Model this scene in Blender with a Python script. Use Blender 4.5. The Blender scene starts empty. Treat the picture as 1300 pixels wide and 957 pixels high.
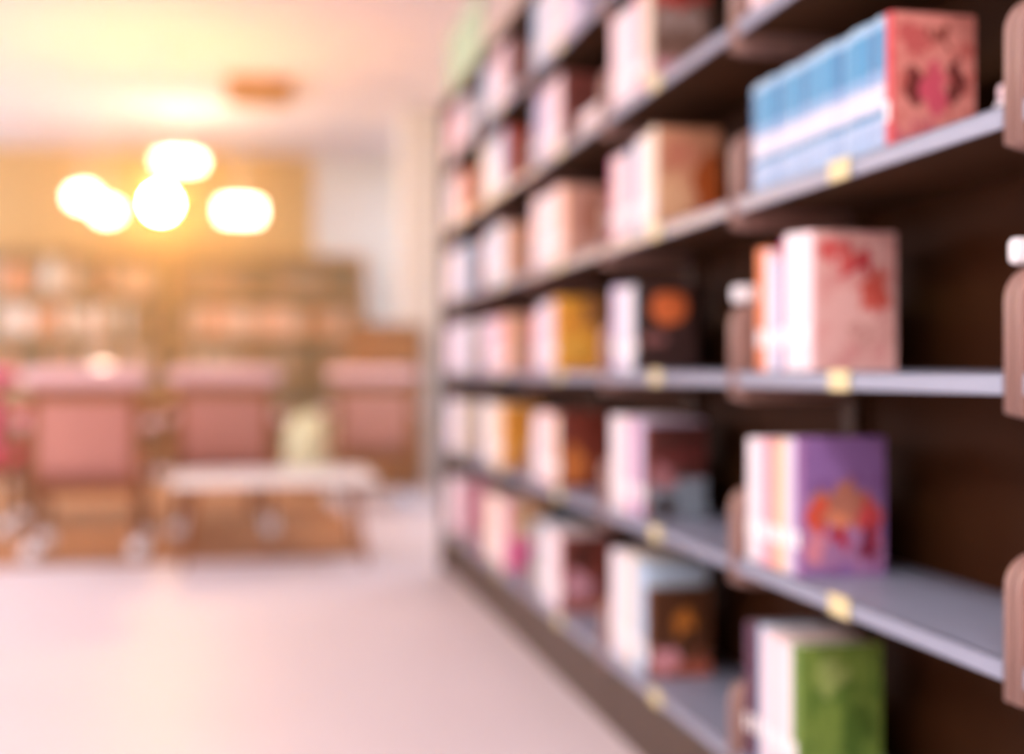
import bpy, bmesh, math, random
from mathutils import Vector, Matrix

# ------------------------------------------------------------------ camera, light, exposure
scene = bpy.context.scene
C = scene.collection
rnd = random.Random(7)

F = 1630.0                       # focal length in pixels of the 1300-px-wide frame
TH = math.atan(340 / F)          # the camera is turned this far to the right of the aisle
EYE = 0.92
HOR = 470
CT, ST = math.cos(TH), math.sin(TH)

cam_d = bpy.data.cameras.new('camera')
cam_d.sensor_width = 36.0
cam_d.lens = F / 1300 * 36.0
cam_d.shift_y = -8.5 / 1300
cam_d.clip_start = 0.05
cam_d.dof.use_dof = True
cam_d.dof.focus_distance = 1.13
cam_d.dof.aperture_fstop = 1.45
cam = bpy.data.objects.new('camera', cam_d)
cam.location = (0, 0, EYE)
cam.rotation_euler = (math.radians(90), 0, -TH)
C.objects.link(cam)
scene.camera = cam

vs = scene.view_settings
vs.view_transform = 'Standard'
vs.look = 'None'
vs.gamma = 1.0
vs.use_curve_mapping = False
vs.exposure = 0.08
scene.cycles.use_denoising = True
scene.cycles.sample_clamp_indirect = 6.0

world = bpy.data.worlds.new('world')
scene.world = world
world.use_nodes = True
wb = world.node_tree.nodes['Background']
wb.inputs[0].default_value = (1.0, 0.93, 0.88, 1)     # pale hazy daylight beyond the windows
wb.inputs[1].default_value = 2.0

CEIL = 3.05


def ceiling_area(x, y, sx, sy, power, col):
    d = bpy.data.lights.new('fill_panel_light', 'AREA')
    d.shape = 'RECTANGLE'
    d.size, d.size_y = sx, sy
    d.energy = power
    d.color = col
    o = bpy.data.objects.new('fill_panel_light', d)
    o.location = (x, y, CEIL - 0.06)
    C.objects.link(o)
    return o


# added ceiling fill panels, out of view (fixtures are built further down at the same spots)
WHITE_L = (1.0, 0.945, 0.955)
FILL_PANELS = [(-0.5, -1.9), (-2.3, -1.9), (-0.5, 0.0), (-2.3, 0.0), (-2.9, 3.0), (-2.9, 5.6), (1.9, 7.6), (2.0, 11.3), (-4.0, 9.6)]
for (lx, ly) in FILL_PANELS:
    ceiling_area(lx, ly, 0.55, 1.15, 44, WHITE_L)


# added area lights, as daylight from two unseen windows beside the reading area
for i in (3, 4):
    d = bpy.data.lights.new('window_fill_light', 'AREA')
    d.shape = 'RECTANGLE'
    d.size, d.size_y = 1.8, 2.5
    d.energy = 170
    d.color = (1.0, 0.955, 0.965)
    o = bpy.data.objects.new('window_fill_light', d)
    o.location = (-5.45, -3.0 + 3.2 * (i + .5), 1.68)
    o.rotation_euler = (0, math.radians(-90), 0)
    C.objects.link(o)


# ------------------------------------------------------------------ helpers
def XatY(px, Y):
    return Y * math.tan(TH + math.atan((px - 650) / F))


def ZatXY(py, X, Y):
    return EYE - (py - HOR) * (Y * CT + X * ST) / F


def P(px, Zc):
    xc = (px - 650) * Zc / F
    return (xc * CT + Zc * ST, -xc * ST + Zc * CT)


def lin(c):
    if isinstance(c, str):
        c = c.lstrip('#')
        c = [int(c[i:i + 2], 16) / 255 for i in (0, 2, 4)]
    return tuple((v / 12.92 if v <= 0.04045 else ((v + 0.055) / 1.055) ** 2.4) for v in c) + (1.0,)


MATS = {}


def mat(name, col, rough=0.5, metal=0.0, noise=0.08, scale=12.0, bump=0.0, emit=0.0, emit_col=None, spec=0.5, stretch=None):
    """Principled material whose colour wanders a little with object-space noise."""
    if name in MATS:
        return MATS[name]
    m = bpy.data.materials.new(name)
    m.use_nodes = True
    nt = m.node_tree
    b = nt.nodes['Principled BSDF']
    b.inputs['Roughness'].default_value = rough
    b.inputs['Metallic'].default_value = metal
    b.inputs['Specular IOR Level'].default_value = spec
    c = lin(col)
    if noise > 0:
        tc = nt.nodes.new('ShaderNodeTexCoord')
        n = nt.nodes.new('ShaderNodeTexNoise')
        n.inputs['Scale'].default_value = scale
        n.inputs['Detail'].default_value = 4
        src = tc.outputs['Object']
        if stretch:
            mp = nt.nodes.new('ShaderNodeMapping')
            mp.inputs['Scale'].default_value = stretch
            nt.links.new(src, mp.inputs[0])
            src = mp.outputs[0]
        nt.links.new(src, n.inputs['Vector'])
        mx = nt.nodes.new('ShaderNodeMixRGB')
        mx.inputs[1].default_value = tuple(max(0, v * (1 - noise)) for v in c[:3]) + (1,)
        mx.inputs[2].default_value = tuple(min(1, v * (1 + noise)) for v in c[:3]) + (1,)
        nt.links.new(n.outputs['Fac'], mx.inputs[0])
        nt.links.new(mx.outputs[0], b.inputs['Base Color'])
        if bump:
            bp = nt.nodes.new('ShaderNodeBump')
            bp.inputs['Strength'].default_value = bump
            bp.inputs['Distance'].default_value = 0.01
            nt.links.new(n.outputs['Fac'], bp.inputs['Height'])
            nt.links.new(bp.outputs[0], b.inputs['Normal'])
    else:
        b.inputs['Base Color'].default_value = c
    if emit:
        b.inputs['Emission Color'].default_value = lin(emit_col or col)
        b.inputs['Emission Strength'].default_value = emit
    MATS[name] = m
    return m


def band_mat(name, base, bands, rough=0.45):
    """Printed spine: horizontal colour bands over the book's height (Generated Z)."""
    if name in MATS:
        return MATS[name]
    m = bpy.data.materials.new(name)
    m.use_nodes = True
    nt = m.node_tree
    b = nt.nodes['Principled BSDF']
    b.inputs['Roughness'].default_value = rough
    tc = nt.nodes.new('ShaderNodeTexCoord')
    sp = nt.nodes.new('ShaderNodeSeparateXYZ')
    nt.links.new(tc.outputs['Generated'], sp.inputs[0])
    r = nt.nodes.new('ShaderNodeValToRGB')
    r.color_ramp.interpolation = 'CONSTANT'
    els = r.color_ramp.elements
    stops = [(0.0, base)] + bands
    els[0].position = 0
    els[0].color = lin(stops[0][1])
    els[1].position = stops[1][0]
    els[1].color = lin(stops[1][1])
    for p, c in stops[2:]:
        e = els.new(p)
        e.color = lin(c)
    nt.links.new(sp.outputs[2], r.inputs[0])
    nt.links.new(r.outputs[0], b.inputs['Base Color'])
    MATS[name] = m
    return m


def art_mat(name, base, shapes, blotch=None, rough=0.4, warp=.45):
    """Printed front cover in Generated X (width) and Z (height).
    shapes: ('c', cx, cz, rx, rz, colour) soft ellipse / ('r', x0, x1, z0, z1, colour) box"""
    m = bpy.data.materials.new(name)
    m.use_nodes = True
    nt = m.node_tree
    L = nt.links.new
    b = nt.nodes['Principled BSDF']
    b.inputs['Roughness'].default_value = rough
    tc = nt.nodes.new('ShaderNodeTexCoord')
    sp = nt.nodes.new('ShaderNodeSeparateXYZ')
    wn = nt.nodes.new('ShaderNodeTexNoise')          # ragged, hand-drawn edges
    wn.inputs['Scale'].default_value = 6.0
    wn.inputs['Detail'].default_value = 3
    L(tc.outputs['Generated'], wn.inputs['Vector'])
    wv = nt.nodes.new('ShaderNodeVectorMath')
    wv.operation = 'MULTIPLY_ADD'
    wv.inputs[1].default_value = (warp,) * 3
    L(wn.outputs['Color'], wv.inputs[0])
    ws = nt.nodes.new('ShaderNodeVectorMath')
    ws.operation = 'SUBTRACT'
    ws.inputs[1].default_value = (warp / 2,) * 3
    L(tc.outputs['Generated'], ws.inputs[0])
    L(ws.outputs[0], wv.inputs[2])
    L(wv.outputs[0], sp.inputs[0])

    def mth(op, a, bb=None, clamp=False):
        n = nt.nodes.new('ShaderNodeMath')
        n.operation = op
        n.use_clamp = clamp
        for i, v in enumerate((a, bb)):
            if v is None:
                continue
            if isinstance(v, (int, float)):
                n.inputs[i].default_value = v
            else:
                L(v, n.inputs[i])
        return n.outputs[0]

    def mix(fac, c1, c2):
        n = nt.nodes.new('ShaderNodeMixRGB')
        L(fac, n.inputs[0])
        if isinstance(c1, str):
            n.inputs[1].default_value = lin(c1)
        else:
            L(c1, n.inputs[1])
        n.inputs[2].default_value = lin(c2)
        return n.outputs[0]

    cur = base
    if blotch:
        col, scale, thr = blotch
        n = nt.nodes.new('ShaderNodeTexNoise')
        n.inputs['Scale'].default_value = scale
        n.inputs['Detail'].default_value = 3
        L(tc.outputs['Generated'], n.inputs['Vector'])
        f = mth('MULTIPLY', mth('SUBTRACT', n.outputs['Fac'], thr), 9.0, True)
        cur = mix(f, cur, col)
    for s in shapes:
        if s[0] == 'c':
            _, cx, cz, rx, rz, col = s
            dx = mth('DIVIDE', mth('SUBTRACT', sp.outputs[0], cx), rx)
            dz = mth('DIVIDE', mth('SUBTRACT', sp.outputs[2], cz), rz)
            d = mth('ADD', mth('MULTIPLY', dx, dx), mth('MULTIPLY', dz, dz))
            f = mth('MULTIPLY', mth('SUBTRACT', 1.0, d), 4.0, True)
        else:
            _, x0, x1, z0, z1, col = s
            fx = mth('MULTIPLY', mth('GREATER_THAN', sp.outputs[0], x0), mth('LESS_THAN', sp.outputs[0], x1))
            fz = mth('MULTIPLY', mth('GREATER_THAN', sp.outputs[2], z0), mth('LESS_THAN', sp.outputs[2], z1))
            f = mth('MULTIPLY', fx, fz)
        cur = mix(f, cur, col)
    if isinstance(cur, str):
        b.inputs['Base Color'].default_value = lin(cur)
    else:
        L(cur, b.inputs['Base Color'])
    return m


def tag(o, label=None, cat=None, group=None, kind=None):
    if label:
        o['label'] = label
    if cat:
        o['category'] = cat
    if group:
        o['group'] = group
    if kind:
        o['kind'] = kind
    return o


def empty(name, loc=(0, 0, 0), rz=0.0):
    o = bpy.data.objects.new(name, None)
    o.location = loc
    o.rotation_euler = (0, 0, rz)
    o.empty_display_size = 0.1
    C.objects.link(o)
    return o


def obj(name, bm, m, parent=None, loc=None, smooth=False):
    me = bpy.data.meshes.new(name)
    bmesh.ops.recalc_face_normals(bm, faces=bm.faces[:])
    bm.to_mesh(me)
    bm.free()
    for mm in (m if isinstance(m, (list, tuple)) else [m]):
        me.materials.append(mm)
    if smooth:
        for p in me.polygons:
            p.use_smooth = True
    o = bpy.data.objects.new(name, me)
    C.objects.link(o)
    if parent:
        o.parent = parent
    if loc:
        o.location = loc
    return o


def link_copy(o, parent=None, loc=None):
    c = o.copy()
    C.objects.link(c)
    c.parent = parent
    if loc is not None:
        c.location = loc
    return c


def add_box(bm, x0, x1, y0, y1, z0, z1, bev=0.0, seg=2):
    g = bmesh.ops.create_cube(bm, size=1.0)
    for v in g['verts']:
        v.co = Vector((x0 + (v.co.x + .5) * (x1 - x0), y0 + (v.co.y + .5) * (y1 - y0), z0 + (v.co.z + .5) * (z1 - z0)))
    if bev > 0:
        es = list({e for v in g['verts'] for e in v.link_edges})
        bmesh.ops.bevel(bm, geom=es, offset=bev, segments=seg, affect='EDGES', profile=0.5)
    return bm


def box(x0, x1, y0, y1, z0, z1, bev=0.0, seg=2):
    return add_box(bmesh.new(), x0, x1, y0, y1, z0, z1, bev, seg)


def lathe(bm, prof, seg=24, cx=0, cy=0):
    rings = []
    for r, z in prof:
        if r < 1e-5:
            rings.append([bm.verts.new((cx, cy, z))])
        else:
            rings.append([bm.verts.new((cx + r * math.cos(2 * math.pi * i / seg), cy + r * math.sin(2 * math.pi * i / seg), z)) for i in range(seg)])
    for a, b in zip(rings, rings[1:]):
        for i in range(seg):
            j = (i + 1) % seg
            if len(a) == 1 and len(b) == 1:
                continue
            if len(a) == 1:
                bm.faces.new((a[0], b[i], b[j]))
            elif len(b) == 1:
                bm.faces.new((a[i], a[j], b[0]))
            else:
                bm.faces.new((a[i], a[j], b[j], b[i]))
    if len(rings[0]) > 1:
        bm.faces.new(list(reversed(rings[0])))
    if len(rings[-1]) > 1:
        bm.faces.new(rings[-1])
    return bm


def tube(bm, p0, p1, r0, r1=None, seg=12):
    r1 = r0 if r1 is None else r1
    p0, p1 = Vector(p0), Vector(p1)
    d = (p1 - p0)
    q = Vector((0, 0, 1)).rotation_difference(d.normalized())
    a = [bm.verts.new(p0 + q @ Vector((r0 * math.cos(2 * math.pi * i / seg), r0 * math.sin(2 * math.pi * i / seg), 0))) for i in range(seg)]
    b = [bm.verts.new(p1 + q @ Vector((r1 * math.cos(2 * math.pi * i / seg), r1 * math.sin(2 * math.pi * i / seg), 0))) for i in range(seg)]
    for i in range(seg):
        j = (i + 1) % seg
        bm.faces.new((a[i], a[j], b[j], b[i]))
    bm.faces.new(list(reversed(a)))
    bm.faces.new(b)
    return bm


# ------------------------------------------------------------------ the room
M_floor = mat('floor_vinyl', '#d8cdd3', rough=0.45, noise=0.05, scale=1.2, spec=0.35)
M_ceil = mat('ceiling_paint', '#f6e4e2', rough=0.9, noise=0.03, scale=2)
M_tan = mat('tan_wall_paint', '#d9a260', rough=0.85, noise=0.06, scale=1.5)
M_cream = mat('cream_wall_paint', '#efe4d6', rough=0.85, noise=0.04, scale=2)
M_wfr = mat('window_frame_paint', '#e8e0da', rough=0.5)

RX0, RX1, RY0, RY1 = -5.2, 4.2, -3.0, 13.0
tag(obj('floor', box(RX0 - .2, RX1 + .2, RY0 - .2, RY1 + .2, -0.12, 0), M_floor), kind='structure')
tag(obj('ceiling', box(RX0 - .2, RX1 + .2, RY0 - .2, RY1 + .2, CEIL, CEIL + .12), M_ceil), kind='structure')
XS = XatY(398, RY1)
tag(obj('wall_back', box(RX0, XS, RY1, RY1 + .15, 0, CEIL), M_tan), 'tan painted back wall behind the bookcases', kind='structure')
tag(obj('wall_back_cream', box(XS, RX1, RY1, RY1 + .15, 0, CEIL), M_cream), 'cream painted part of the back wall', kind='structure')
tag(obj('wall_right', box(RX1, RX1 + .15, RY0, RY1, 0, CEIL), M_cream), kind='structure')
tag(obj('wall_front', box(RX0, RX1, RY0 - .15, RY0, 0, CEIL), M_cream), kind='structure')
# unseen left wall; two windows added there to brighten the reading area
wl = bmesh.new()
add_box(wl, RX0 - .15, RX0, RY0, RY1, 0, 0.75)
add_box(wl, RX0 - .15, RX0, RY0, RY1, 2.6, CEIL)
NW = 5
ww = (RY1 - RY0) / NW
add_box(wl, RX0 - .15, RX0, RY0, RY0 + 3 * ww - .3, .75, 2.6)
for i in (3, 4, 5):
    yc = RY0 + i * ww
    add_box(wl, RX0 - .15, RX0, max(RY0, yc - .3), min(RY1, yc + .3), .75, 2.6)
tag(obj('wall_left', wl, M_cream), kind='structure')
M_glass = bpy.data.materials.new('window_glass')
M_glass.use_nodes = True
gn = M_glass.node_tree
gn.nodes.remove(gn.nodes['Principled BSDF'])
g_t, g_g, g_m = gn.nodes.new('ShaderNodeBsdfTransparent'), gn.nodes.new('ShaderNodeBsdfGlossy'), gn.nodes.new('ShaderNodeMixShader')
g_g.inputs['Roughness'].default_value = .02
g_m.inputs[0].default_value = .05
gn.links.new(g_t.outputs[0], g_m.inputs[1])
gn.links.new(g_g.outputs[0], g_m.inputs[2])
gn.links.new(g_m.outputs[0], gn.nodes['Material Output'].inputs['Surface'])
for i in (3, 4):
    y0, y1 = RY0 + i * ww + .3, RY0 + (i + 1) * ww - .3
    f = bmesh.new()
    for a, b_ in ((y0, y0 + .06), (y1 - .06, y1), ((y0 + y1) / 2 - .03, (y0 + y1) / 2 + .03)):
        add_box(f, RX0 - .1, RX0 - .04, a, b_, .75, 2.6)
    add_box(f, RX0 - .1, RX0 - .04, y0, y1, .75, .82)
    add_box(f, RX0 - .1, RX0 - .04, y0, y1, 2.53, 2.6)
    w = tag(obj('window_%d' % (i - 2), f, M_wfr), kind='structure')
    obj('pane', box(RX0 - .073, RX0 - .067, y0 + .06, (y0 + y1) / 2 - .03, .82, 2.53), M_glass, w)
    obj('pane', box(RX0 - .073, RX0 - .067, (y0 + y1) / 2 + .03, y1 - .06, .82, 2.53), M_glass, w)

# cream pillar behind the end of the stack
py_ = 10.4
tag(obj('wall_pillar', box(XatY(512, py_), XatY(590, py_), py_, py_ + .45, 0, CEIL, .01), M_cream), 'cream square pillar rising behind the stack end', kind='structure')

# brown rug under the reading chairs
M_rug = mat('rug_wool', '#a5714a', rough=0.75, noise=0.25, scale=14, bump=0.3)
rug = obj('rug', box(-4.2, 0.62, 6.36, 11.2, 0.0005, 0.012, .004), M_rug)
tag(rug, 'brown woven rug lying under the pink reading chairs', 'rug')

# ------------------------------------------------------------------ library shelving (one range of six bays)
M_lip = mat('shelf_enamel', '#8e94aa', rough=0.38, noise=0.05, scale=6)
M_brk = mat('bracket_enamel', '#8d6c64', rough=0.42, noise=0.06, scale=8)
M_dark = mat('dim_back_panel', '#3c200c', rough=0.75, noise=0.2, scale=5, spec=0.12)
M_post = mat('upright_enamel', '#4e301c', rough=0.6, noise=0.1, scale=5)
M_plinth = mat('plinth_enamel', '#3f2816', rough=0.5, noise=0.08, scale=4)
M_lab = mat('label_card', '#dccf9e', rough=0.5, noise=0.03)
M_pan = mat('shelf_underside_shade', '#452810', rough=0.7, noise=0.1, scale=5, spec=0.2)  # brown underside with its shade put into the colour
M_tab = mat('tab_white', '#e9e9f0', rough=0.2, noise=0.02)

XF = 0.9                       # front plane of the shelves
XB = 1.165                     # back panel
Y0 = 1.382                     # bracket line between bay 0 and bay 1
BL = 0.9                       # bay length
LIP = [0.178, 0.543, 0.890, 1.214, 1.545, 1.850]   # underside of each shelf lip
TOPZ = 2.115
LT = 0.028                     # lip height; shelf top surface = lip top
ORD = ['bottom', 'second', 'third', 'fourth', 'fifth', 'sixth']
BAYS = ['sixth bay from green sign', 'fifth bay from green sign', 'fourth bay from green sign', 'third bay from green sign',
        'second bay from green sign', 'bay under green sign']


def bracket_mesh():
    """Shelf-end bracket plate: profile in XZ with a rounded upper front corner."""
    bm = bmesh.new()
    pts = [(0.0, -0.022), (0.0, 0.115)]
    for k in range(1, 7):
        a = math.pi - k * (math.pi / 2) / 6
        pts.append((0.042 + 0.042 * math.cos(a), 0.115 + 0.042 * math.sin(a)))
    pts += [(0.235, 0.157), (0.235, -0.03), (0.03, -0.03)]
    vs_ = [bm.verts.new((x, -0.0085, z)) for x, z in pts]
    f = bm.faces.new(vs_)
    r = bmesh.ops.extrude_face_region(bm, geom=[f])
    for v in r['geom']:
        if isinstance(v, bmesh.types.BMVert):
            v.co.y = 0.0085
    bmesh.ops.recalc_face_normals(bm, faces=bm.faces[:])
    es = [e for e in bm.edges if abs(e.verts[0].co.y - e.verts[1].co.y) < 1e-6]
    bmesh.ops.bevel(bm, geom=es, offset=0.004, segments=2, affect='EDGES', profile=.5)
    return bm


def shelf_mesh(L):
    bm = bmesh.new()
    add_box(bm, 0.0, 0.262, -L / 2, L / 2, LT - 0.006, LT, 0.0015, 1)      # deck
    add_box(bm, 0.0, 0.006, -L / 2, L / 2, 0.0, LT, 0.0015, 1)             # front lip
    return bm


brk_proto = shelf_proto = pan_proto = None
bays = []
for k in range(6):
    # bay k spans ya..yb  (k=0 reaches back past the camera side)
    ya, yb = Y0 + (k - 1) * BL, Y0 + k * BL
    yc = (ya + yb) / 2
    bay = empty('shelving_bay', (XF, yc, 0))
    tag(bay, 'steel library shelving bay with pinkish brackets, ' + BAYS[k], 'bookshelf', 'bays of the library stack')
    bays.append(bay)
    obj('back_panel', box(XB - XF + .002, XB - XF + .010, -BL / 2 + .022, BL / 2 - .022, .1, TOPZ), M_dark, bay)  # solid dark panel added for the dim see-through back
    obj('plinth', box(.02, XB - XF, -BL / 2 + .002, BL / 2 - .002, 0.0, LIP[0] - .002, .003), M_plinth, bay)
    for sgn in (-1, 1):
        e0, e1 = sorted((sgn * (BL / 2 - .021), sgn * (BL / 2 - .001)))
        obj('upright_post', box(XB - XF - .03, XB - XF + .03, e0, e1, LIP[0], TOPZ, .003), M_post, bay)
    obj('canopy', box(-.004, XB - XF + .03, -BL / 2 + .001, BL / 2 - .001, TOPZ, TOPZ + .03, .004), M_post, bay)
    for li, z in enumerate(LIP):
        sh = obj('shelf', shelf_mesh(BL - .044), M_lip, bay) if shelf_proto is None else link_copy(shelf_proto, bay)
        shelf_proto = shelf_proto or sh
        sh.location = (0, 0, z)
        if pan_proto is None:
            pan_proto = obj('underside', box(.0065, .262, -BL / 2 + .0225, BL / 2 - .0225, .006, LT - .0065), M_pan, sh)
            pan_proto['label'] = 'brown underside with shade painted in'
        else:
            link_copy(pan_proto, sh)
        lh = obj('label_holder', box(-.0065, -.0008, -.033, .033, -.002, .031, .002), M_lab, sh)
        lh['label'] = 'cream card label'
        for sgn in (-1, 1):
            b_ = obj('bracket', bracket_mesh(), M_brk, bay, smooth=True) if brk_proto is None else link_copy(brk_proto, bay)
            brk_proto = brk_proto or b_
            b_.location = (-0.001, sgn * (BL / 2 - .0105), z)
            if li == 2 and ((k == 1 and sgn == -1) or (k == 2 and sgn == -1) or (k == 1 and sgn == 1)):
                t_ = obj('white_tab', box(.005, .075, -.009, .009, .1575, .190, .008, 3), M_tab, b_)  # white rounded tab on a few bracket tops
                t_['label'] = 'white rounded tab'

# end panel of the range (far end)
yend = Y0 + 5 * BL
ep = obj('end_panel', box(-.01, XB - XF + .04, BL / 2 + .002, BL / 2 + .025, 0, TOPZ + .03, .005), M_post, bays[5])

# ------------------------------------------------------------------ books
COL = dict(white='#e9e2ea', cream='#ecdcc8', lavender='#c9bddd', pinkwhite='#f0d5dc', pink='#e3a2b4', hotpink='#ee5f9a', magenta='#b6437f',
           blue='#5c9cc8', paleblue='#b4cbe4', greyblue='#8b98b4', peach='#eab293', tan='#c49673', orange='#e07a42', red='#c8434a',
           darkred='#6e2a22', purple='#8c5f96', yellow='#f0a93c', green='#6c8a3c', black='#33201e', teal='#6c9aa4', brown='#6b3f24',
           grey='#8d8480', rust='#9c4f14', plum='#55304a')
NAMES = dict(pinkwhite='pinkish white', hotpink='hot pink', paleblue='pale blue', greyblue='grey blue', darkred='dark red')
M_pages = mat('book_pages', '#efe6da', rough=0.8, noise=0.05, scale=60)
M_slab = mat('spine_label_paper', '#f4f0f2', rough=0.6, noise=0.02)

BLUE_SERIES = band_mat('blue_series_spine', '#8fb0d4', [(0.06, '#a4bcdc'), (0.12, '#93aed2'), (0.17, '#a9c0de'), (0.25, '#3a7fae'), (0.305, '#d3d4e4'), (0.50, '#7fa8d0'), (0.60, '#4a93c0'), (0.92, '#9cc0dc')])
BLUE_SERIES2 = band_mat('blue_series_spine_dark', '#88a8cc', [(0.06, '#9cb4d6'), (0.12, '#86a0c6'), (0.17, '#a2b8d8'), (0.25, '#3a7fae'), (0.305, '#cfd0e2'), (0.50, '#7898c4'), (0.62, '#3f78a8'), (0.92, '#8ab0d2')])


def book_cover_bm(t, h, d, w=0.0022):
    bm = bmesh.new()
    R = min(t * .5 * .6, .008)
    hw = t / 2
    outer = [(d, hw), (R, hw)]
    for k in range(1, 4):
        a = k * math.pi / 8
        outer.append((R - R * math.sin(a), hw * (0.35 + .65 * math.cos(a))))
    outer.append((0, hw * .3))
    outer += [(x, -y) for x, y in reversed(outer)]
    inner = []
    for x, y in outer:
        yy = math.copysign(max(abs(y) - w, 0.0005), y)
        inner.append((max(x, w + .0003) if x < d else x, yy))
    rows = []
    for (ox, oy), (ix, iy) in zip(outer, inner):
        rows.append([bm.verts.new(p) for p in ((ox, oy, 0), (ox, oy, h), (ix, iy, h), (ix, iy, 0))])
    for a, b in zip(rows, rows[1:]):
        for i in range(4):
            j = (i + 1) % 4
            bm.faces.new((a[i], b[i], b[j], a[j]))
    bm.faces.new(rows[0])
    bm.faces.new(list(reversed(rows[-1])))
    bmesh.ops.recalc_face_normals(bm, faces=bm.faces[:])
    for f in bm.faces:
        f.material_index = 0
        if f.normal.y < -.98 and f.calc_area() > .5 * h * (d - R) and abs(f.calc_center_median().y + hw) < .0005:
            f.material_index = 1
    return bm


n_books = 0


def make_book(x, y, z, t, h, d, smat, amat, label, group, lab=True, rz=0.0, lab_z=0.2):
    global n_books
    o = obj('book', book_cover_bm(t, h, d), [smat, amat or smat])
    o.location = (x, y, z)
    o.rotation_euler = (0, 0, rz)
    tag(o, label, 'book', group)
    hw = t / 2 - .0026
    obj('page_block', box(.0035, d - .003, -hw, hw, .002, h - .003), M_pages, o)
    if lab:
        lw = min(t * .3, .011)
        obj('spine_label', box(-.0006, .0004, -lw, lw, h * lab_z, h * lab_z + .03), M_slab, o)
    n_books += 1
    return o


def size_word(t, h):
    a = 'tall ' if h > .228 else ('short ' if h < .186 else '')
    b = 'thick ' if t > .034 else ('thin ' if t < .019 else '')
    return a + b


FAR_BM = {'stack': (bmesh.new(), []), 'case': (bmesh.new(), [])}


def stuff_book(which, loc, rz, t, h, d, smat):
    bm, ml = FAR_BM[which]
    for m_ in (smat, M_pages):
        if m_ not in ml:
            ml.append(m_)
    T = Matrix.Translation(loc) @ Matrix.Rotation(rz, 4, 'Z')
    tmp = book_cover_bm(t, h, d)
    pg = box(.0035, d - .003, -t / 2 + .0026, t / 2 - .0026, .002, h - .003)
    for src, m_ in ((tmp, smat), (pg, M_pages)):
        idx = ml.index(m_)
        vm = {v: bm.verts.new(T @ v.co) for v in src.verts}
        for f in src.faces:
            bm.faces.new([vm[v] for v in f.verts]).material_index = idx
        src.free()


def cell(k, li, ystart, runs, art=None, cov='', sb=0.012):
    """Fill shelf li of bay k with books from its far end towards the camera.
    runs: (colour or material, count, thickness, height, depth)"""
    z = LIP[li] + LT + .0006
    y = ystart
    last = len(runs) - 1
    for ri, (col, n, t, h, d) in enumerate(runs):
        for i in range(n):
            tt = t * (1 if n == 1 else rnd.uniform(.85, 1.15))
            hh = h if n == 1 else h * rnd.uniform(.985, 1.0)
            y -= tt / 2 + .0004
            is_last = ri == last and i == n - 1
            am = art if is_last else None
            if isinstance(col, str):
                sm = mat('cloth_' + col, COL[col], rough=.5, noise=.05, scale=30)
                nm = NAMES.get(col, col)
            else:
                sm, nm = (col[0] if i % 5 else col[1]), 'blue and white banded'
            if is_last and art is not None:
                lb = '%s book with %s cover, %s shelf, %s' % (nm, cov, ORD[li], BAYS[k])
            else:
                near = None
                if n > 1 and i == 0 and ri > 0:
                    near = runs[ri - 1][0]
                elif n > 1 and i == n - 1 and ri < last:
                    near = runs[ri + 1][0]
                near = (' beside %s one' % NAMES.get(near, near)) if isinstance(near, str) else ''
                sz = size_word(t, h)
                if near and len(nm.split()) > 1:
                    sz = sz.replace('tall thick ', 'thick ')
                lb = '%s%s book%s on %s shelf, %s' % (sz, nm, near, ORD[li], BAYS[k])
            if k == 5:
                stuff_book('stack', (XF + sb + rnd.uniform(0, .006), y, z), 0, tt, hh, d, sm)
                y -= tt / 2
                continue
            make_book(XF + sb + rnd.uniform(0, .006), y, z, tt, hh, d, sm, am, lb, 'books on %s shelf, %s' % (ORD[li], BAYS[k]), lab=isinstance(col, str), lab_z=.2)
            y -= tt / 2
    return y


def far(k):
    return Y0 + k * BL - .024


def lying(k, li, y0, cols, w=.2, d=.14, t=.02, xoff=.02, rz=0.0):
    """A few books lying flat in a pile."""
    z = LIP[li] + LT + .0006
    for i, c in enumerate(cols):
        o = make_book(0, 0, 0, t, w, d, mat('cloth_' + c, COL[c], rough=.5, noise=.05, scale=30), None,
                      '%s book lying flat on %s shelf, %s' % (NAMES.get(c, c), ORD[li], BAYS[k]), 'books lying flat on %s shelf, %s' % (ORD[li], BAYS[k]), lab=False)
        o.rotation_euler = (math.radians(90), 0, rz)
        o.location = (XF + xoff + i * .004, y0, z + t / 2 + i * (t + .0006))


def BLUE(n, t, h, d):
    return ((BLUE_SERIES, BLUE_SERIES2), n, t, h, d)


# ---- bay 1 (fifth from the sign)
A_salmon = art_mat('cover_salmon', '#d98a80', [('c', .25, .82, .22, .1, '#c25e5c'), ('c', .3, .45, .1, .16, '#6e2f2c'), ('c', .78, .5, .09, .2, '#6a2c2a'), ('c', .52, .42, .16, .2, '#d0556a'), ('c', .6, .85, .16, .09, '#8a4238'), ('r', 0, 1, 0, .16, '#c46670')], ('#b9564f', 5, .52))
A_pinkred = art_mat('cover_pink_red', '#e6b3ae', [('c', .52, .78, .2, .1, '#c0283a'), ('c', .35, .84, .3, .1, '#d6605e'), ('c', .76, .58, .18, .17, '#cf5a4e'), ('r', .4, .95, .28, .32, '#c99088'), ('r', .4, .95, .22, .25, '#c99088')], ('#dc9c98', 4, .5))
A_purple = art_mat('cover_purple', '#8f6aa6', [('r', .04, .96, .06, .6, '#a878a4'), ('c', .5, .50, .42, .16, '#b0705e'), ('c', .18, .42, .12, .1, '#d8543c'), ('c', .82, .40, .13, .14, '#cc4a4e'), ('c', .5, .40, .13, .1, '#e08a66'), ('c', .46, .26, .16, .08, '#b01f38'), ('c', .78, .20, .1, .12, '#7a2440'), ('c', .16, .22, .12, .1, '#d98a9c')], ('#7f5690', 4, .55))
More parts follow.
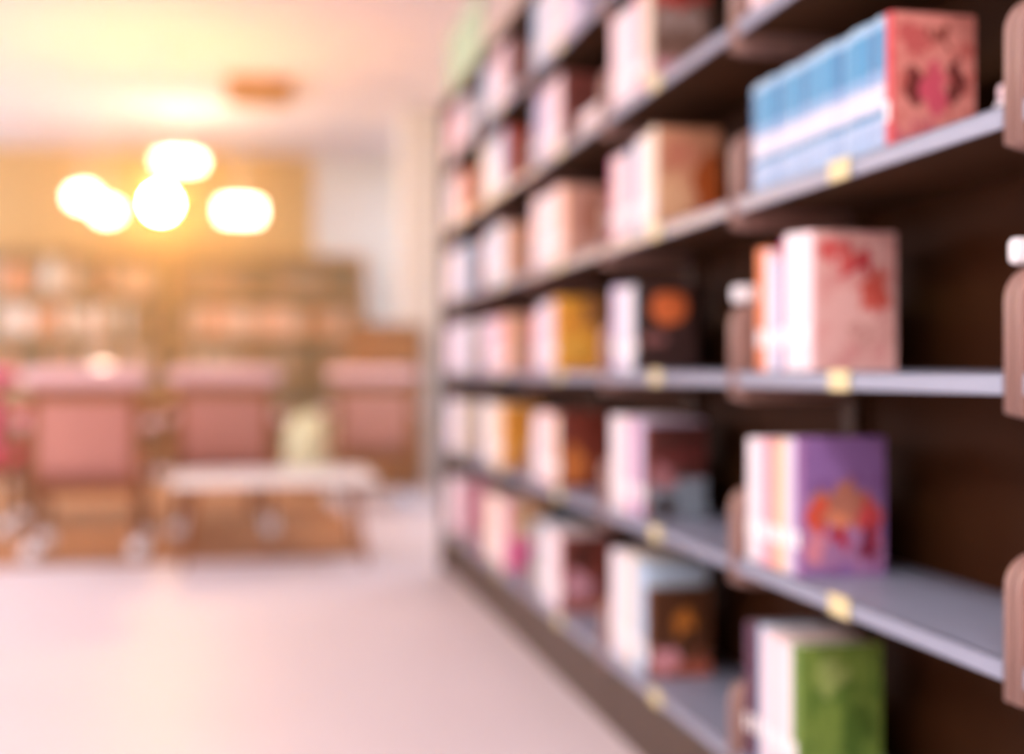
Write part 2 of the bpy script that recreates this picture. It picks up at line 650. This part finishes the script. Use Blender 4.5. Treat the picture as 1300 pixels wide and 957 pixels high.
A_green = art_mat('cover_green', '#768f3e', [('c', .4, .8, .2, .12, '#97a860'), ('c', .7, .4, .2, .2, '#4e6a26')], ('#5c7a30', 4, .5))
cell(1, 3, far(1) - .028, [BLUE(22, .0228, .198, .135), ('red', 1, .02, .198, .135)], A_salmon, 'salmon patterned')
cell(1, 2, far(1) - .040, [('orange', 1, .05, .222, .155), ('pinkwhite', 1, .026, .215, .15), ('paleblue', 2, .022, .198, .15), ('magenta', 1, .014, .228, .15), ('white', 2, .040, .236, .155), ('pinkwhite', 1, .030, .232, .155)], A_pinkred, 'red blotched pink')
cell(1, 1, far(1) - .010, [('white', 2, .027, .226, .155), ('pink', 2, .024, .224, .155), ('peach', 2, .024, .226, .155), ('cream', 1, .02, .23, .155), ('lavender', 1, .030, .232, .155), ('purple', 1, .026, .235, .155)], A_purple, 'figured purple')
cell(1, 0, far(1) - .005, [('plum', 2, .025, .25, .16), ('paleblue', 1, .022, .25, .16), ('pinkwhite', 2, .042, .246, .16), ('white', 1, .03, .24, .16), ('green', 1, .03, .245, .155)], A_green, 'mottled green')
cell(1, 4, far(1) - .02, [('pinkwhite', 3, .025, .21, .15), ('peach', 2, .03, .2, .15), ('white', 4, .024, .2, .15), ('pink', 2, .03, .21, .15)], art_mat('cover_rose', '#c98a84', [('c', .5, .5, .3, .2, '#8a4a40')]), 'dull rose')
lying(1, 3, Y0 + .20, ['lavender', 'white', 'pinkwhite'], w=.16, d=.13, t=.022, xoff=.10)
# ---- bay 0 (sixth): only its far end reaches the picture
cell(0, 3, far(0) - .004, [('lavender', 1, .03, .2, .14), ('white', 1, .03, .2, .14)])
cell(0, 2, far(0) - .004, [('pinkwhite', 1, .025, .21, .15), ('pink', 2, .03, .22, .15)])
cell(0, 1, far(0) - .004, [('red', 1, .025, .24, .16), ('tan', 2, .03, .235, .16)])
cell(0, 0, far(0) - .004, [('peach', 1, .028, .22, .15), ('orange', 2, .03, .22, .15)])

# ---- bay 2 (fourth)
A_b2_4 = art_mat('cover_red_top', '#8a6a5e', [('r', 0, 1, .86, 1, '#c8453e'), ('r', 0, 1, .0, .3, '#d9a0aa'), ('r', .1, .9, .6, .8, '#a58e88')], ('#6e5248', 5, .5))
A_b2_3 = art_mat('cover_peach', '#d99c7a', [('c', .85, .45, .25, .35, '#a8501e'), ('c', .4, .75, .3, .15, '#c97f66'), ('c', .3, .3, .25, .2, '#e6b48c')], ('#c88a6a', 4, .5))
A_b2_2 = art_mat('cover_dark_orange_disc', '#3a2422', [('c', .55, .72, .33, .2, '#e0733f'), ('r', .1, .5, .3, .42, '#8a5a58')], None, warp=.1)
A_b2_1 = art_mat('cover_dark_red_grey', '#4a2420', [('r', 0, 1, 0, .42, '#7e8a98'), ('c', .3, .45, .25, .14, '#a06a70'), ('c', .3, .12, .22, .1, '#3a3030')], ('#6e2c2a', 4, .52))
A_b2_0 = art_mat('cover_brown_gold_spot', '#4e2c16', [('c', .6, .62, .2, .13, '#b06a26'), ('r', 0, 1, 0, .22, '#9e5442'), ('c', .25, .2, .26, .14, '#cf8f98')], None)
cell(2, 4, far(2), [('pinkwhite', 3, .026, .235, .15), ('white', 4, .03, .232, .15), ('pink', 2, .022, .24, .15), ('cream', 2, .03, .228, .15)], A_b2_4, 'red topped brown')
cell(2, 3, far(2), [('magenta', 1, .022, .215, .15), ('pinkwhite', 4, .028, .213, .15), ('greyblue', 3, .026, .216, .15), ('white', 3, .026, .225, .155), ('cream', 2, .034, .232, .16)], A_b2_3, 'peach and rust')
cell(2, 2, far(2), [('lavender', 3, .032, .212, .15), ('white', 2, .034, .205, .15), ('paleblue', 1, .03, .208, .15), ('black', 1, .022, .21, .15)], A_b2_2, 'black orange-disc')
cell(2, 1, far(2), [('white', 4, .027, .236, .155), ('pinkwhite', 2, .025, .23, .155), ('magenta', 1, .018, .23, .155), ('lavender', 3, .026, .232, .155), ('darkred', 1, .03, .22, .15)], A_b2_1, 'maroon and slate')
cell(2, 0, far(2), [('white', 5, .032, .262, .155), ('cream', 2, .025, .265, .155), ('paleblue', 3, .03, .262, .155), ('brown', 1, .03, .208, .155)], A_b2_0, 'brown gold-spotted')

# ---- bay 3 (third)
A_yel = art_mat('cover_yellow', '#fab440', [('r', .55, 1, .6, 1, '#b07a4a'), ('c', .4, .3, .35, .2, '#f6b84c')], ('#e8913a', 4, .5))
A_b3_3 = art_mat('cover_peach_brown', '#d9a392', [('c', .6, .6, .3, .3, '#b5755e')], None)
A_b3_1 = art_mat('cover_rust_maroon', '#7a3324', [('c', .3, .3, .3, .25, '#d07a3c')], None)
A_b3_0 = art_mat('cover_maroon_pink', '#7a3a30', [('c', .35, .35, .3, .2, '#cf98a8'), ('c', .4, .75, .25, .14, '#3c1c14'), ('r', 0, 1, 0, .14, '#b06a5c')], None)
A_b3_4 = art_mat('cover_maroon', '#7e4038', [], ('#5a2a22', 4, .5))
cell(3, 5, far(3), [('paleblue', 4, .03, .225, .15), ('white', 5, .03, .23, .15), ('pinkwhite', 6, .032, .222, .15), ('lavender', 5, .028, .215, .15)])
cell(3, 4, far(3), [('greyblue', 2, .026, .21, .15), ('lavender', 5, .028, .22, .15), ('pinkwhite', 6, .03, .225, .15), ('darkred', 1, .03, .22, .15)], A_b3_4, 'dull maroon')
lying(3, 4, Y0 + 2 * BL + .33, ['cream', 'pinkwhite', 'white'], w=.2, d=.14, t=.022)
cell(3, 3, far(3), [('pinkwhite', 5, .03, .225, .15), ('white', 3, .03, .22, .15), ('grey', 1, .022, .215, .15), ('pinkwhite', 3, .03, .228, .15), ('peach', 2, .03, .22, .15)], A_b3_3, 'peach brown')
cell(3, 2, far(3), [('pink', 3, .028, .19, .15), ('white', 3, .03, .21, .15), ('lavender', 3, .026, .215, .15), ('peach', 1, .03, .22, .15), ('yellow', 1, .035, .22, .15)], A_yel, 'golden yellow')
cell(3, 1, far(3), [('white', 3, .03, .21, .15), ('pinkwhite', 5, .03, .22, .15), ('orange', 1, .03, .215, .15), ('cream', 2, .03, .21, .15), ('darkred', 1, .035, .225, .15)], A_b3_1, 'rust and maroon')
cell(3, 0, far(3), [('paleblue', 2, .03, .235, .15), ('grey', 2, .024, .22, .15), ('white', 5, .03, .23, .15), ('pinkwhite', 3, .03, .225, .15), ('darkred', 1, .035, .22, .15)], A_b3_0, 'maroon and pink')

# ---- bay 4 (second)
A_b4_4 = art_mat('cover_red', '#b5523f', [], ('#8f3a2c', 4, .5))
A_b4_1 = art_mat('cover_gold', '#efa53c', [], ('#d98a34', 4, .5))
A_b4_0 = art_mat('cover_hotpink', '#f0d0b8', [('r', .0, 1, 0, .45, '#ee6aa6'), ('c', .6, .8, .4, .14, '#d9a45c')], None)
cell(4, 5, far(4), [('paleblue', 4, .036, .21, .15), ('white', 3, .036, .2, .15), ('pink', 2, .03, .215, .15), ('pinkwhite', 5, .036, .22, .15), ('darkred', 2, .03, .2, .15)])
cell(4, 4, far(4), [('cream', 3, .036, .215, .15), ('white', 5, .036, .21, .15), ('paleblue', 4, .036, .22, .15), ('red', 1, .034, .215, .15)], A_b4_4, 'brick red')
cell(4, 3, far(4), [('pinkwhite', 4, .036, .2, .15), ('paleblue', 6, .036, .215, .15), ('white', 2, .036, .21, .15), ('peach', 1, .036, .2, .15)])
cell(4, 2, far(4), [('pinkwhite', 4, .036, .2, .15), ('lavender', 3, .036, .19, .15), ('pink', 4, .036, .195, .15), ('peach', 3, .036, .2, .15)])
cell(4, 1, far(4), [('white', 4, .036, .225, .15), ('cream', 5, .036, .22, .15), ('peach', 2, .034, .22, .15), ('yellow', 1, .036, .222, .15)], A_b4_1, 'golden')
cell(4, 0, far(4), [('pink', 3, .036, .24, .15), ('cream', 5, .036, .245, .15), ('pinkwhite', 4, .036, .24, .15), ('hotpink', 1, .034, .245, .15)], A_b4_0, 'pink and cream')

# ---- bay 5 (under the sign)
cell(5, 5, far(5), [('pinkwhite', 4, .04, .2, .15), ('pink', 3, .04, .21, .15), ('red', 2, .04, .2, .15), ('white', 5, .04, .2, .15)])
cell(5, 4, far(5), [('white', 3, .04, .22, .15), ('greyblue', 3, .04, .22, .15), ('pinkwhite', 4, .04, .215, .15), ('orange', 2, .04, .2, .15)])
cell(5, 3, far(5), [('white', 4, .04, .21, .15), ('pinkwhite', 5, .04, .215, .15), ('paleblue', 4, .04, .22, .15)])
cell(5, 2, far(5), [('pinkwhite', 4, .04, .2, .15), ('lavender', 4, .04, .2, .15), ('white', 5, .04, .21, .15)])
cell(5, 1, far(5), [('white', 5, .04, .22, .15), ('lavender', 3, .04, .22, .15), ('cream', 4, .04, .22, .15)])
cell(5, 0, far(5), [('pinkwhite', 3, .04, .23, .15), ('white', 5, .04, .235, .15), ('pink', 3, .04, .23, .15)])

tag(obj('stack_books', FAR_BM['stack'][0], FAR_BM['stack'][1]), 'rows of pale books filling the bay under green sign', 'books', kind='stuff')

# green sign standing on the canopy above the last bays
M_grn = mat('sign_green', '#b2cfac', rough=.5, noise=.04)
gs = empty('shelf_sign', (XF + .02, 0, TOPZ + .03))
tag(gs, 'pale green signboard standing on top of the stack end', 'sign')
obj('board', box(0, .012, 5.02, 5.86, .012, .30, .004), M_grn, gs)
for yy in (5.15, 5.73):
    obj('foot', box(-.008, .10, yy - .02, yy + .02, 0, .0125, .003), M_post, gs)

# ------------------------------------------------------------------ reading area: chairs
M_pk = mat('chair_pink_fabric', '#cc8d80', rough=.8, noise=.1, scale=20, bump=.2)
M_pkl = mat('chair_pale_pink_fabric', '#eec2c4', rough=.7, noise=.06, scale=20, bump=.2)
M_hot = mat('chair_hot_pink_fabric', '#f0488a', rough=.7, noise=.08, scale=20, bump=.2)
M_hotl = mat('chair_hot_pink_roll', '#f56a9e', rough=.7, noise=.06, scale=20)
M_wood = mat('oak_brown', '#9a5a26', rough=.45, noise=.2, scale=6, stretch=(1, 1, .12))
M_wood2 = mat('walnut_brown', '#7d4208', rough=.45, noise=.2, scale=6, stretch=(1, 1, .12))
M_chr = mat('chrome', '#eef0f6', rough=.08, metal=1.0, noise=0)

M_ball = mat('glide_glint_white', '#f4f4fa', rough=.12, noise=.0)  # white balls on the glides imitate glints at the chair feet


def make_chair(x, y, rz, panel, roll, label, W=.50):
    """Padded armchair, its back towards the camera (local -Y is the chair's rear)."""
    c = empty('reading_chair', (x, y, 0.012), rz)
    tag(c, label, 'chair', 'reading chairs on the rug')
    hw = W / 2
    obj('seat', box(-hw, hw, .05, .52, .36, .46, .035, 3), panel, c, smooth=True)
    obj('seat_frame', box(-hw - .01, hw + .01, .02, .5, .31, .36, .008), M_wood, c)
    bp = obj('backrest', box(-hw + .03, hw - .03, -.02, .055, .42, .76, .03, 3), panel, c, smooth=True)
    obj('back_rail', box(-hw - .005, hw + .005, -.012, .035, .765, .825, .008), M_wood, c)
    # rolled head cushion
    r = bmesh.new()
    n, wR = 16, hw + .045
    prof = []
    for i in range(9):
        a = i / 8
        s = -wR + 2 * wR * a
        prof.append(s)
    rings = []
    for s in prof:
        k = 1 - .35 * (abs(s) / wR) ** 6
        rings.append([r.verts.new((s, .01 + .052 * k * math.cos(2 * math.pi * i / n), .872 + .05 * k * math.sin(2 * math.pi * i / n))) for i in range(n)])
    for a, b in zip(rings, rings[1:]):
        for i in range(n):
            r.faces.new((a[i], a[(i + 1) % n], b[(i + 1) % n], b[i]))
    r.faces.new(rings[0])
    r.faces.new(rings[-1])
    obj('head_roll', r, roll, c, smooth=True)
    for s in (-1, 1):
        a = bmesh.new()
        add_box(a, s * (hw + .035) - .03, s * (hw + .035) + .03, .0, .44, .62, .665, .018, 3)
        arm = obj('armrest', a, roll, c, smooth=True)
        obj('arm_post', box(s * (hw + .035) - .018, s * (hw + .035) + .018, .38, .42, .33, .62, .005), M_wood, arm)
        st = obj('back_stile', box(s * (hw - .012) - .018, s * (hw - .012) + .018, -.015, .03, .33, .78, .006), M_wood, c)
        for yy in (.02, .46):
            lg = obj('leg', tube(bmesh.new(), (s * (hw - .02), yy, .33), (s * (hw - .005), yy + (-.03 if yy < .1 else .03), .045), .019, .015), M_wood2, c, smooth=True)
            gl = bmesh.new()
            lathe(gl, [(0, 0)] + [(.045 * math.sin(math.pi * q / 10), .045 - .045 * math.cos(math.pi * q / 10)) for q in range(1, 10)] + [(0, .09)], 16, s * (hw - .005), yy + (-.03 if yy < .1 else .03))
            obj('glide', gl, M_ball, lg, smooth=True)
    return c


for (pxc, Zc, pm, rm, lb) in (
        (108, 6.15, M_pk, M_pkl, 'pink padded armchair beside the hot pink chair'),
        (285, 6.95, M_pk, M_pkl, 'pink padded armchair at the table end, left of the green pouf'.replace(', left of the green pouf', ' by the green pouf')),
        (475, 8.4, M_pk, M_pkl, 'pink padded armchair in front of brown drawer cabinet'),
        (-54, 6.95, M_hot, M_hotl, 'hot pink padded armchair at the rug edge')):
    X, Y = P(pxc, Zc)
    make_chair(X, Y, 0, pm, rm, lb)

# reading table beyond the chairs
ty0, ty1 = 8.0, 8.75
tx0, tx1 = XatY(20, 8.3), XatY(335, 8.3)
tb = empty('reading_table', ((tx0 + tx1) / 2, (ty0 + ty1) / 2, .012))
tag(tb, 'long brown wooden reading table behind the pink armchairs', 'table')
hx, hy = (tx1 - tx0) / 2, (ty1 - ty0) / 2
obj('tabletop', box(-hx, hx, -hy, hy, .69, .73, .008), M_wood, tb)
obj('apron', box(-hx + .06, hx - .06, -hy + .05, hy - .05, .61, .69), M_wood2, tb)
for sx in (-1, 1):
    for sy in (-1, 1):
        lg = obj('leg', box(sx * (hx - .07) - .03, sx * (hx - .07) + .03, sy * (hy - .07) - .03, sy * (hy - .07) + .03, .0, .61, .006), M_wood2, tb)
        obj('ferrule', box(sx * (hx - .07) - .033, sx * (hx - .07) + .033, sy * (hy - .07) - .033, sy * (hy - .07) + .033, .0, .035, .004), M_chr, lg)
# glowing white dome made up for a bright spot above the table
lx, ly = XatY(130, 8.3), 8.3
tl = empty('bright_spot_dome', (lx, ly, .742))
tag(tl, 'small glowing white dome made up for a bright spot', 'lamp')
obj('base', lathe(bmesh.new(), [(.0, .0), (.06, .0), (.06, .012), (.015, .02), (.012, .12), (0, .12)], 20), M_tab, tl, smooth=True)
M_shade = mat('bright_spot_white', '#fff3e2', rough=.5, noise=0, emit=3.0, emit_col='#ffe8cc')
obj('shade', lathe(bmesh.new(), [(.085, .12), (.088, .13), (.08, .17), (.055, .205), (.02, .22), (0, .222)], 24), M_shade, tl, smooth=True)

# low white bench beyond the rug chairs
by = 6.38
bx0, bx1 = XatY(222, by), XatY(470, by)
bn = empty('low_bench', ((bx0 + bx1) / 2, by, 0))
tag(bn, 'long low white bench in front of the pink armchairs', 'bench')
M_wht = mat('white_lacquer', '#fffcfa', rough=.25, noise=.02)
hbx = (bx1 - bx0) / 2
obj('bench_top', box(-hbx, hbx, -.35, .35, .385, .415, .008), M_wht, bn)
for sx in (-1, 1):
    for sy in (-1, 1):
        obj('leg', tube(bmesh.new(), (sx * (hbx - .1), sy * .28, .385), (sx * (hbx - .05), sy * .31, 0.0122 if sy > 0 else 0), .014, .011), M_wood, bn, smooth=True)

# pale green pouf
X, Y = P(397, 9.95)
pf = empty('pouf', (X, Y, .012))
tag(pf, 'pale green rounded pouf seat between armchairs and dark bookcase', 'pouf')
M_sage = mat('pouf_sage_fabric', '#d3d3ae', rough=.8, noise=.06, scale=12)
obj('cushion', lathe(bmesh.new(), [(0, .06), (.17, .06), (.2, .1), (.215, .25), (.205, .42), (.16, .53), (.08, .575), (0, .585)], 28), M_sage, pf, smooth=True)
obj('base_ring', lathe(bmesh.new(), [(0, 0), (.16, 0), (.16, .06), (0, .06)], 24), M_wood2, pf)

# brown drawer cabinet by the pillar
cy = 9.9
cx0, cx1 = XatY(443, cy), XatY(538, cy)
cz = ZatXY(417, (cx0 + cx1) / 2, cy)
cb = empty('drawer_cabinet', ((cx0 + cx1) / 2, cy, 0.012))
tag(cb, 'brown wooden drawer cabinet standing before the cream pillar', 'cabinet')
hw = (cx1 - cx0) / 2
obj('body', box(-hw, hw, 0, .4, 0, cz, .006), M_wood2, cb)
obj('top', box(-hw - .01, hw + .01, -.015, .41, cz, cz + .025, .005), M_wood, cb)
for i in range(4):
    dz = (cz - .08) / 4
    dr = obj('drawer', box(-hw + .025, hw - .025, -.018, 0, .05 + i * dz, .05 + (i + 1) * dz - .015, .005), M_wood, cb)
    obj('knob', lathe(bmesh.new(), [(0, -.015), (.014, -.015), (.018, 0), (.012, .012), (0, .014)], 12), M_chr, dr, loc=(0, -.03, .05 + (i + .5) * dz))

# ------------------------------------------------------------------ bookcases along the back
M_case = mat('bookcase_wood', '#b0600c', rough=.5, noise=.2, scale=5, stretch=(1, 1, .15))


def make_bookcase(px0, px1, yf, ztop, rows, label, seed, cols, gap=None):
    x0, x1 = XatY(px0, yf), XatY(px1, yf)
    r = random.Random(seed)
    W = x1 - x0
    b = empty('wooden_bookcase', ((x0 + x1) / 2, yf, 0))
    tag(b, label, 'bookcase', 'wooden bookcases along the back wall')
    t, D = .03, .34
    for s in (-1, 1):
        obj('side_panel', box(s * W / 2 - (t if s > 0 else 0), s * W / 2 + (0 if s > 0 else t), 0, D, 0, ztop - t, .003), M_case, b)
    obj('top_panel', box(-W / 2 - .01, W / 2 + .01, -.01, D, ztop - t, ztop, .003), M_case, b)
    obj('back_panel', box(-W / 2 + t, W / 2 - t, D - .015, D, 0, ztop - t), M_wood2, b)
    obj('kick_board', box(-W / 2 + t, W / 2 - t, .02, .04, 0, .09), M_case, b)
    nb = rows
    dz = (ztop - .09 - t) / nb
    for i in range(nb):
        z = .09 + i * dz
        obj('shelf', box(-W / 2 + t, W / 2 - t, .01, D - .015, z - .0, z + .025, .002), M_case, b)
        if z + dz < .75:
            continue           # hidden behind the chairs and the bench
        x = -W / 2 + t + .02 + r.uniform(0, .1)
        cc = cols[i % len(cols)]
        while x < W / 2 - t - .12:
            th = r.uniform(.045, .075)
            if gap and i == gap[0] and gap[1] < (x0 + x1) / 2 + x + th and (x0 + x1) / 2 + x < gap[2]:
                x = gap[2] - (x0 + x1) / 2 + .003
                continue
            h = min(dz - .06, r.uniform(.22, .29))
            col = r.choice(cc)
            stuff_book('case', ((x0 + x1) / 2 + x + th / 2, yf + .03, z + .0256), math.radians(90), th, h, .19,
                       mat('cloth_' + col, COL[col], rough=.5, noise=.05, scale=30))
            x += th + .002
            if r.random() < .10:
                x += r.uniform(.08, .25)
    return b


yb_ = 12.35
make_bookcase(222, 464, yb_, 2.02, 5, 'dark bookcase with peach books beside cream pillar', 3, [['brown'], ['brown'], ['brown', 'brown', 'rust', 'tan'], ['peach', 'peach', 'orange', 'rust'], ['rust', 'brown']])
make_bookcase(-110, 214, yb_, 2.02, 5, 'wide bookcase with tan books below the glowing globe', 5, [['tan'], ['tan'], ['orange', 'rust', 'brown', 'peach'], ['tan', 'rust', 'cream', 'orange'], ['peach', 'orange', 'tan', 'rust']], gap=(4, XatY(66, yb_ + .15) - .14, XatY(66, yb_ + .15) + .14))
tag(obj('bookcase_volumes', FAR_BM['case'][0], FAR_BM['case'][1]), 'rows of warm coloured books filling both wooden bookcases', 'books', kind='stuff')
# pale vase in a gap on the top shelf of the wide bookcase
vx = XatY(66, yb_ + .15)
vs_o = tag(obj('vase', lathe(bmesh.new(), [(0, 0), (.06, 0), (.09, .06), (.1, .14), (.06, .24), (.045, .28), (.065, .32), (.05, .32), (.035, .28), (.0, .26)], 24), mat('vase_glaze', '#f3e6d2', rough=.2, noise=.03), loc=(vx, yb_ + .14, .09 + 4 * .38 + .0256), smooth=True),
           'cream glazed vase on the top shelf of the wide bookcase', 'vase')

# ------------------------------------------------------------------ ceiling fixtures
M_fix = mat('fixture_white', '#f2ece8', rough=.4, noise=.02)
M_dif = mat('diffuser_glow', '#ffffff', rough=.4, noise=0, emit=4.0, emit_col='#fff4ea')
for (lx, ly) in FILL_PANELS:  # fittings for the added, unseen fill lights
    cl = empty('fill_panel', (lx, ly, CEIL))
    tag(cl, 'unseen fill light panel added on the ceiling', 'ceiling light', 'added ceiling fill panels')
    fr = bmesh.new()
    for a in ((-.32, .32, -.62, -.59), (-.32, .32, .59, .62), (-.32, -.29, -.59, .59), (.29, .32, -.59, .59)):
        add_box(fr, a[0], a[1], a[2], a[3], -.055, -.0005)
    obj('frame', fr, M_fix, cl)
    obj('diffuser', box(-.29, .29, -.59, .59, -.03, -.02), M_dif, cl)

# brown ceiling vent
vy = 9.9
vent = empty('ceiling_vent', (XatY(329, vy), vy, CEIL))
tag(vent, 'brown slatted air vent on the ceiling', 'vent')
M_vent = mat('vent_brown', '#b8793a', rough=.6, noise=.08)
fr = bmesh.new()
for a in ((-.24, .24, -.42, -.37), (-.24, .24, .37, .42), (-.24, -.19, -.37, .37), (.19, .24, -.37, .37)):
    add_box(fr, a[0], a[1], a[2], a[3], -.05, -.0005)
obj('frame', fr, M_vent, vent)
for i in range(9):
    yy = -.33 + i * .0825
    obj('slat', box(-.19, .19, yy - .03, yy + .03, -.035, -.028), M_vent, vent)

# glowing pendants in front of the back wall
M_glow = mat('pendant_glow', '#ffffff', rough=.4, noise=0, emit=14.0, emit_col='#ffdcac')
M_warm = mat('flare_globe_glow', '#ffd9a0', rough=.4, noise=0, emit=390.0, emit_col='#ffb862')


def pendant(px, py, Y, kind, label):
    X = XatY(px, Y)
    z = ZatXY(py, X, Y)
    p = empty('pendant_lamp', (X, Y, z))
    tag(p, label, 'pendant lamp', 'glowing pendant lamps')
    if kind == 'drum':
        obj('shade', lathe(bmesh.new(), [(0, -.075), (.155, -.075), (.17, -.06), (.17, .06), (.155, .075), (0, .075)], 28), M_glow, p, smooth=False)
        top = .075
    elif kind == 'flat':
        obj('shade', lathe(bmesh.new(), [(0, -.045), (.17, -.045), (.185, -.03), (.185, .03), (.17, .045), (0, .045)], 28), M_glow, p)
        top = .045
    elif kind == 'globe':
        obj('shade', lathe(bmesh.new(), [(.09 * math.sin(math.pi * i / 12), -.09 * math.cos(math.pi * i / 12)) for i in range(13)], 24), M_warm, p, smooth=True)
        obj('light_block_cap', lathe(bmesh.new(), [(0, .0905), (.03, .093), (.052, .096), (.055, .1), (.03, .12), (0, .124)], 24), M_fix, p, smooth=True)  # added to block the globe's light from the ceiling
        top = .122
    else:
        obj('shade', lathe(bmesh.new(), [(.12 * math.sin(math.pi * i / 12), -.09 * math.cos(math.pi * i / 12)) for i in range(13)], 24), M_glow, p, smooth=True)
        top = .089
    obj('cord', tube(bmesh.new(), (0, 0, top), (0, 0, CEIL - z - .03), .006), M_fix, p)
    obj('canopy', lathe(bmesh.new(), [(0, CEIL - z - .035), (.05, CEIL - z - .035), (.055, CEIL - z - .0005), (0, CEIL - z - .0005)], 16), M_fix, p)
    return p


pendant(228, 205, 10.8, 'flat', 'flat white glowing disc pendant above the other pendants')
pendant(305, 268, 10.8, 'drum', 'white glowing drum pendant before the dark bookcase')
pendant(106, 250, 10.6, 'oval', 'white oval pendant hung higher of the close pair')
pendant(136, 268, 11.3, 'oval', 'white oval pendant hung lower of the close pair')
pendant(204, 258, 8.7, 'globe', 'small golden globe added to imitate the flare centre')  # made-up lamp as source of the flare's golden glow
# golden haze added over the reading area to imitate a flare's glow
hz = bpy.data.materials.new('flare_glow_haze')
hz.use_nodes = True
hn = hz.node_tree.nodes
hn.remove(hn['Principled BSDF'])
vsn = hn.new('ShaderNodeVolumeScatter')
vsn.inputs['Color'].default_value = (1, .74, .38, 1)
vsn.inputs['Density'].default_value = 0.095
vsn.inputs['Anisotropy'].default_value = 0.4
hz.node_tree.links.new(vsn.outputs[0], hn['Material Output'].inputs['Volume'])
tag(obj('haze', box(RX0 + .02, RX1 - .02, 6.05, RY1 - .02, .02, CEIL - .002), hz), 'added golden haze imitating flare glow over the reading area', 'haze', kind='stuff')
print('books', n_books, 'objects', len(bpy.data.objects))
